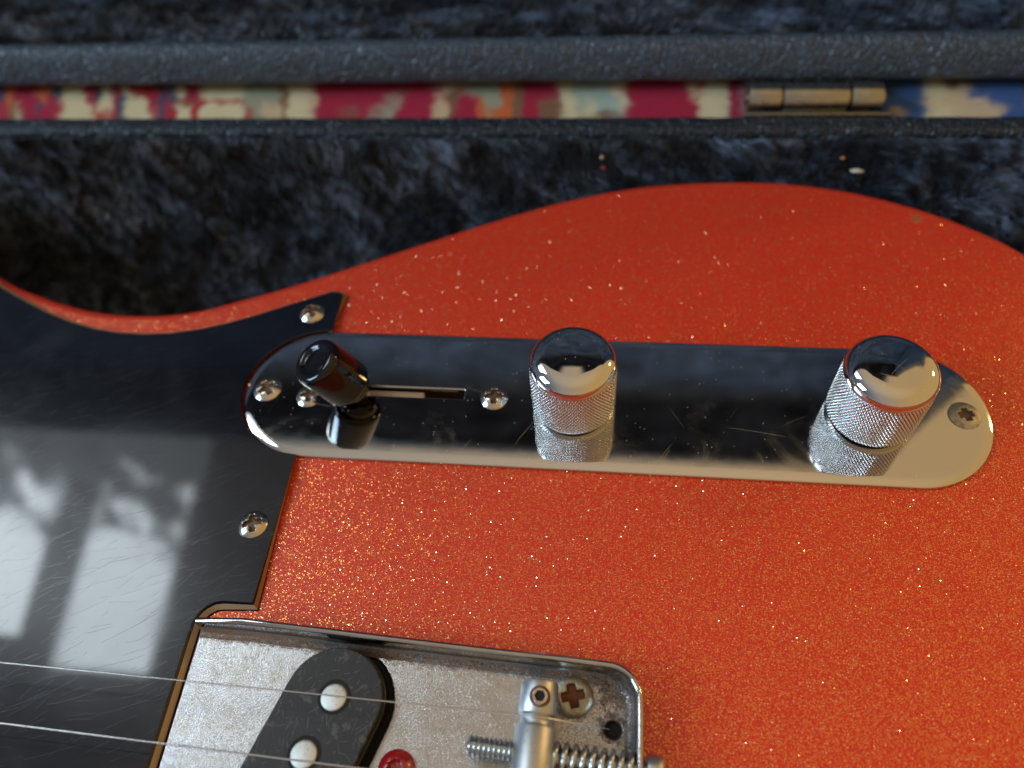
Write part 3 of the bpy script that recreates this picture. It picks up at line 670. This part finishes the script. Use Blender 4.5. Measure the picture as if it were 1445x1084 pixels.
part('lid_rim', meshof(*lrail(-700, 188, 12.2, 360, 5.0, 6.0, 300, 8), angle=None), TOLEX, LD, world=True)
part('lid_rim', meshof(*lidm(rbox(177, 189, 7.5, 16, 14, 354, 3))), TOLEX, LD, world=True)
def lidlin(u, v):
    x = -700+u*877
    if v < .22: w_ = 15+36*(v/.22); vv = 12+2*math.sin(v/.22*math.pi)
    elif v < .8: vv = 13+341*((v-.22)/.58); w_ = 51+3*math.sin((v-.22)/.58*math.pi)
    else: w_ = 51-36*((v-.8)/.2); vv = 354
    nn = noise.fractal(Vector((x*.02, vv*.03, w_*.03+7)), 1.0, 2.0, 3)*3
    return LT(x, vv+nn*.5, w_-nn*.5)
V, F = grid(lidlin, 240, 110); part('lid_lining', meshof(V, F, angle=None), LIDB, LD, world=True)
def lidpt(u, v):
    x = -290+u*440
    if v < .62: w_ = 14+37*(v/.62); p0 = LT(x, 12.5, w_); nn = LT(0, 1, 0)-LT(0, 0, 0); t2 = LT(0, 0, 1)-LT(0, 0, 0)
    else: p0 = LT(x, 12+45*(v-.62)/.38, 51.5); nn = LT(0, 0, -1)-LT(0, 0, 0); t2 = LT(0, 1, 0)-LT(0, 0, 0)
    return p0, nn, Vector((1, 0, 0)), t2
o = part('lid_pile', pile(lidpt, 95000, 5.8, .20, 2, (.3, -.2)), FUR, LD, world=True); o['kind'] = 'stuff'
# ---- hinge
HG = empty('hinge', (57, 105, 0), parent=CS)
def cyl(x0, x1, r): return lathe([(r-.5, 0), (r-.12, .08), (r, .35), (r, x1-x0-.35), (r-.12, x1-x0-.08), (r-.5, x1-x0)], (x0, 105.2, 1.2), (1, 0, 0), 40)
for x0, x1, r in ((38.6, 47.5, 4.15), (48.0, 65.8, 3.9), (66.3, 74.8, 4.2)):
    part('knuckle', meshof(*cyl(x0, x1, r), angle=40), BRASS, HG, world=True)
part('hinge_pin', meshof(*lathe([(1.6, 0), (1.6, 37.8), (1.2, 38)], (37.9, 105.2, 1.2), (1, 0, 0), 24)), BRASS, HG, world=True)
part('leaf', meshof(*rbox(37.5, 77, 98.3, 99.4, -20, 1.0, .3)), BRASS, HG, world=True)
part('leaf', meshof(*rbox(48.2, 66, 99.5, 104, -2.2, -1.2, .3)), BRASS, HG, world=True)
part('leaf', meshof(*lidm(rbox(38.6, 75.5, 4, 30, 1.0, 1.9, .3))), BRASS, HG, world=True)

# ================================================================== BEDCOVER seen between case and lid (flat print: colour only)
ctrl = []   # (photo-like strip coordinate s 0..1445, t 0 top..1 bottom, rs, rt, colour)
CR, RD, CRM, SGE, ORG, NAV, BRN, BLU, TAN = (.38, .008, .042), (.44, .015, .028), (.70, .60, .36), (.32, .34, .23), (.60, .13, .03), (.045, .06, .12), (.22, .11, .055), (.035, .10, .28), (.62, .46, .28)
for a in [(0, .3, 14, .5, NAV), (5, .9, 10, .5, RD), (17, .3, 11, .4, ORG), (37, .4, 10, .6, CR), (30, .9, 12, .3, BRN), (33, .95, 6, .35, CRM), (55, .55, 12, .7, CR), (72, .3, 11, .35, ORG), (66, .65, 7, .4, NAV), (90, .7, 18, .3, CR), (75, 1, 14, .3, CR), (98, .25, 9, .3, NAV), (118, .3, 20, .5, CRM), (130, .85, 26, .4, CRM), (150, .3, 10, .4, RD), (160, .25, 9, .3, NAV), (168, .9, 14, .25, RD), (176, .4, 12, .5, CRM), (172, .75, 10, .3, CRM), (188, .5, 6, .6, CR), (198, .6, 9, .5, NAV), (205, .2, 8, .3, CRM), (235, .2, 26, .25, RD), (222, .5, 14, .25, CRM), (228, .85, 26, .3, CRM), (250, .75, 11, .35, CR), (262, .6, 8, .7, NAV), (280, .35, 6, .5, NAV), (288, .2, 10, .25, CRM), (308, .2, 15, .35, CR), (300, .6, 16, .2, BRN), (272, .85, 12, .4, RD), (295, .85, 12, .3, CRM), (335, .85, 12, .3, CRM), (315, .9, 7, .3, RD), (365, .85, 24, .3, CRM), (340, .55, 60, .1, RD), (360, .25, 34, .4, CRM), (402, .5, 14, .8, SGE), (430, .3, 14, .5, SGE), (435, .85, 18, .3, TAN), (398, .95, 10, .3, RD), (472, .5, 20, 1, CRM), (450, .5, 6, .7, BRN), (492, .3, 7, .6, TAN), (530, .5, 36, 1, CR), (570, .4, 40, .5, CR), (600, .3, 34, .4, CR), (545, .85, 16, .3, BRN), (580, .85, 20, .2, CR), (592, .85, 18, .3, SGE), (612, .5, 14, .25, SGE), (628, .25, 10, .2, BRN), (640, .5, 24, 1, CR), (660, .3, 26, .6, CR), (690, .15, 22, .2, TAN), (678, .75, 12, .4, TAN), (700, .5, 10, .4, BRN), (716, .7, 16, .5, CR), (722, .15, 10, .3, SGE), (752, .35, 14, .6, SGE), (775, .3, 9, .5, ORG), (762, .9, 12, .35, ORG), (738, .8, 8, .3, ORG), (788, .6, 10, .8, BRN), (806, .7, 10, .7, CR), (822, .25, 22, .4, CR), (836, .8, 20, .35, BRN), (858, .5, 12, 1, CRM), (884, .3, 26, .5, (.38, .45, .35)), (912, .65, 22, .45, (.36, .48, .43)), (890, .85, 12, .4, CRM), (905, 1, 22, .2, BRN), (930, .3, 10, .5, CRM), (945, .1, 14, .2, RD), (980, .5, 40, 1, CR), (1010, .6, 26, .6, CR), (1030, .2, 14, .3, TAN), (1046, .5, 12, .8, CRM), (1040, .1, 8, .3, RD), (1245, .5, 10, 1, TAN), (1290, .5, 38, 1, BLU), (1288, .95, 10, .2, TAN), (1340, .6, 18, .7, CRM), (1362, .5, 22, .5, TAN), (1390, .8, 26, .3, TAN), (1370, .05, 22, .2, (.08, .03, .02)), (1410, .3, 40, .5, BLU), (1440, .7, 20, .5, BLU)]: ctrl.append(a)
ZB = -4.0
xs_ = np.arange(-300, 230, .75); ys_ = np.concatenate([np.arange(98.6, 130, .8), np.arange(130, 420, 10)])
# strip coordinate of a cloth point: linear in x across the visible gap
def strip(x, y): k = (y-105)/16; a_, b_ = -199-8*k, 115+3*k; return (x-a_)/(b_-a_)*1445, (121-y)/16
V = []; C = []
cc = np.array([c[:4] for c in ctrl]); cl_ = np.array([c[4] for c in ctrl])
for y in ys_:
    for x in xs_:
        zz_ = ZB + .8*noise.noise(Vector((x*.03, y*.03, 0))) - max(0, y-135)*.12
        V.append((x, y, zz_)); s_, t_ = strip(x, y)
        s_ = s_ % 1445 if not (0 <= s_ <= 1445) else s_; t2 = t_ % 1 if not (-.2 <= t_ <= 1.3) else t_
        dx = noise.fractal(Vector((x*.22, y*.22, 3)), 1, 2, 3)*7; dy = noise.fractal(Vector((x*.22, y*.22, 8)), 1, 2, 3)*.22
        dd = ((cc[:, 0]-s_-dx)/cc[:, 2])**2 + ((cc[:, 1]-t2-dy)/cc[:, 3])**2
        wgt = np.exp(-2.4*dd)+1e-9*np.exp(-dd*.02); C.append((wgt[:, None]*cl_).sum(0)/wgt.sum())
nx = len(xs_); F = [(j*nx+i, j*nx+i+1, (j+1)*nx+i+1, (j+1)*nx+i) for j in range(len(ys_)-1) for i in range(nx-1)]
me = meshof(V, F, angle=None); at = me.color_attributes.new('print', 'FLOAT_COLOR', 'POINT')
at.data.foreach_set('color', np.concatenate([np.array(C), np.ones((len(C), 1))], 1).astype(np.float32).ravel())
o = part('patterned_bedcover', me, CLOTH, None, (0, 0, 0))
o['label'] = 'crimson, cream and blue printed bedcover showing between the case and its lid'; o['category'] = 'bedcover'

# ================================================================== crumbs caught in the plush
def crumb(name, loc, sx, sy, sz, c, label, cat):
    bm = bmesh.new(); bmesh.ops.create_icosphere(bm, subdivisions=2, radius=1)
    for v in bm.verts:
        q = 1+.35*noise.noise(v.co*1.3+Vector(loc)); v.co = Vector((v.co.x*sx*q*S, v.co.y*sy*q*S, v.co.z*sz*q*S))
    me = bpy.data.meshes.new(name); bm.to_mesh(me); bm.free()
    o = part(name, me, plain(name, c), None, loc); o['label'] = label; o['category'] = cat
crumb('paint_flake', (65.0, 76.9, -1.0), 1.7, .7, .4, (.48, .46, .34), 'pale flat flake on the plush just above the guitar edge', 'flake')
crumb('orange_crumb', (62.0, 81.5, -.6), .55, .5, .4, (.5, .16, .06), 'tiny orange crumb on the plush above the pale flake', 'crumb')
crumb('tan_crumb', (-1.9, 82.0, -1.0), .5, .7, .4, (.5, .36, .2), 'tiny tan crumb on the plush between the two knobs, above the red one', 'crumb')
crumb('red_crumb', (-1.4, 77.6, -1.0), .5, .5, .4, (.42, .02, .05), 'tiny crimson crumb on the plush just below the tan crumb', 'crumb')
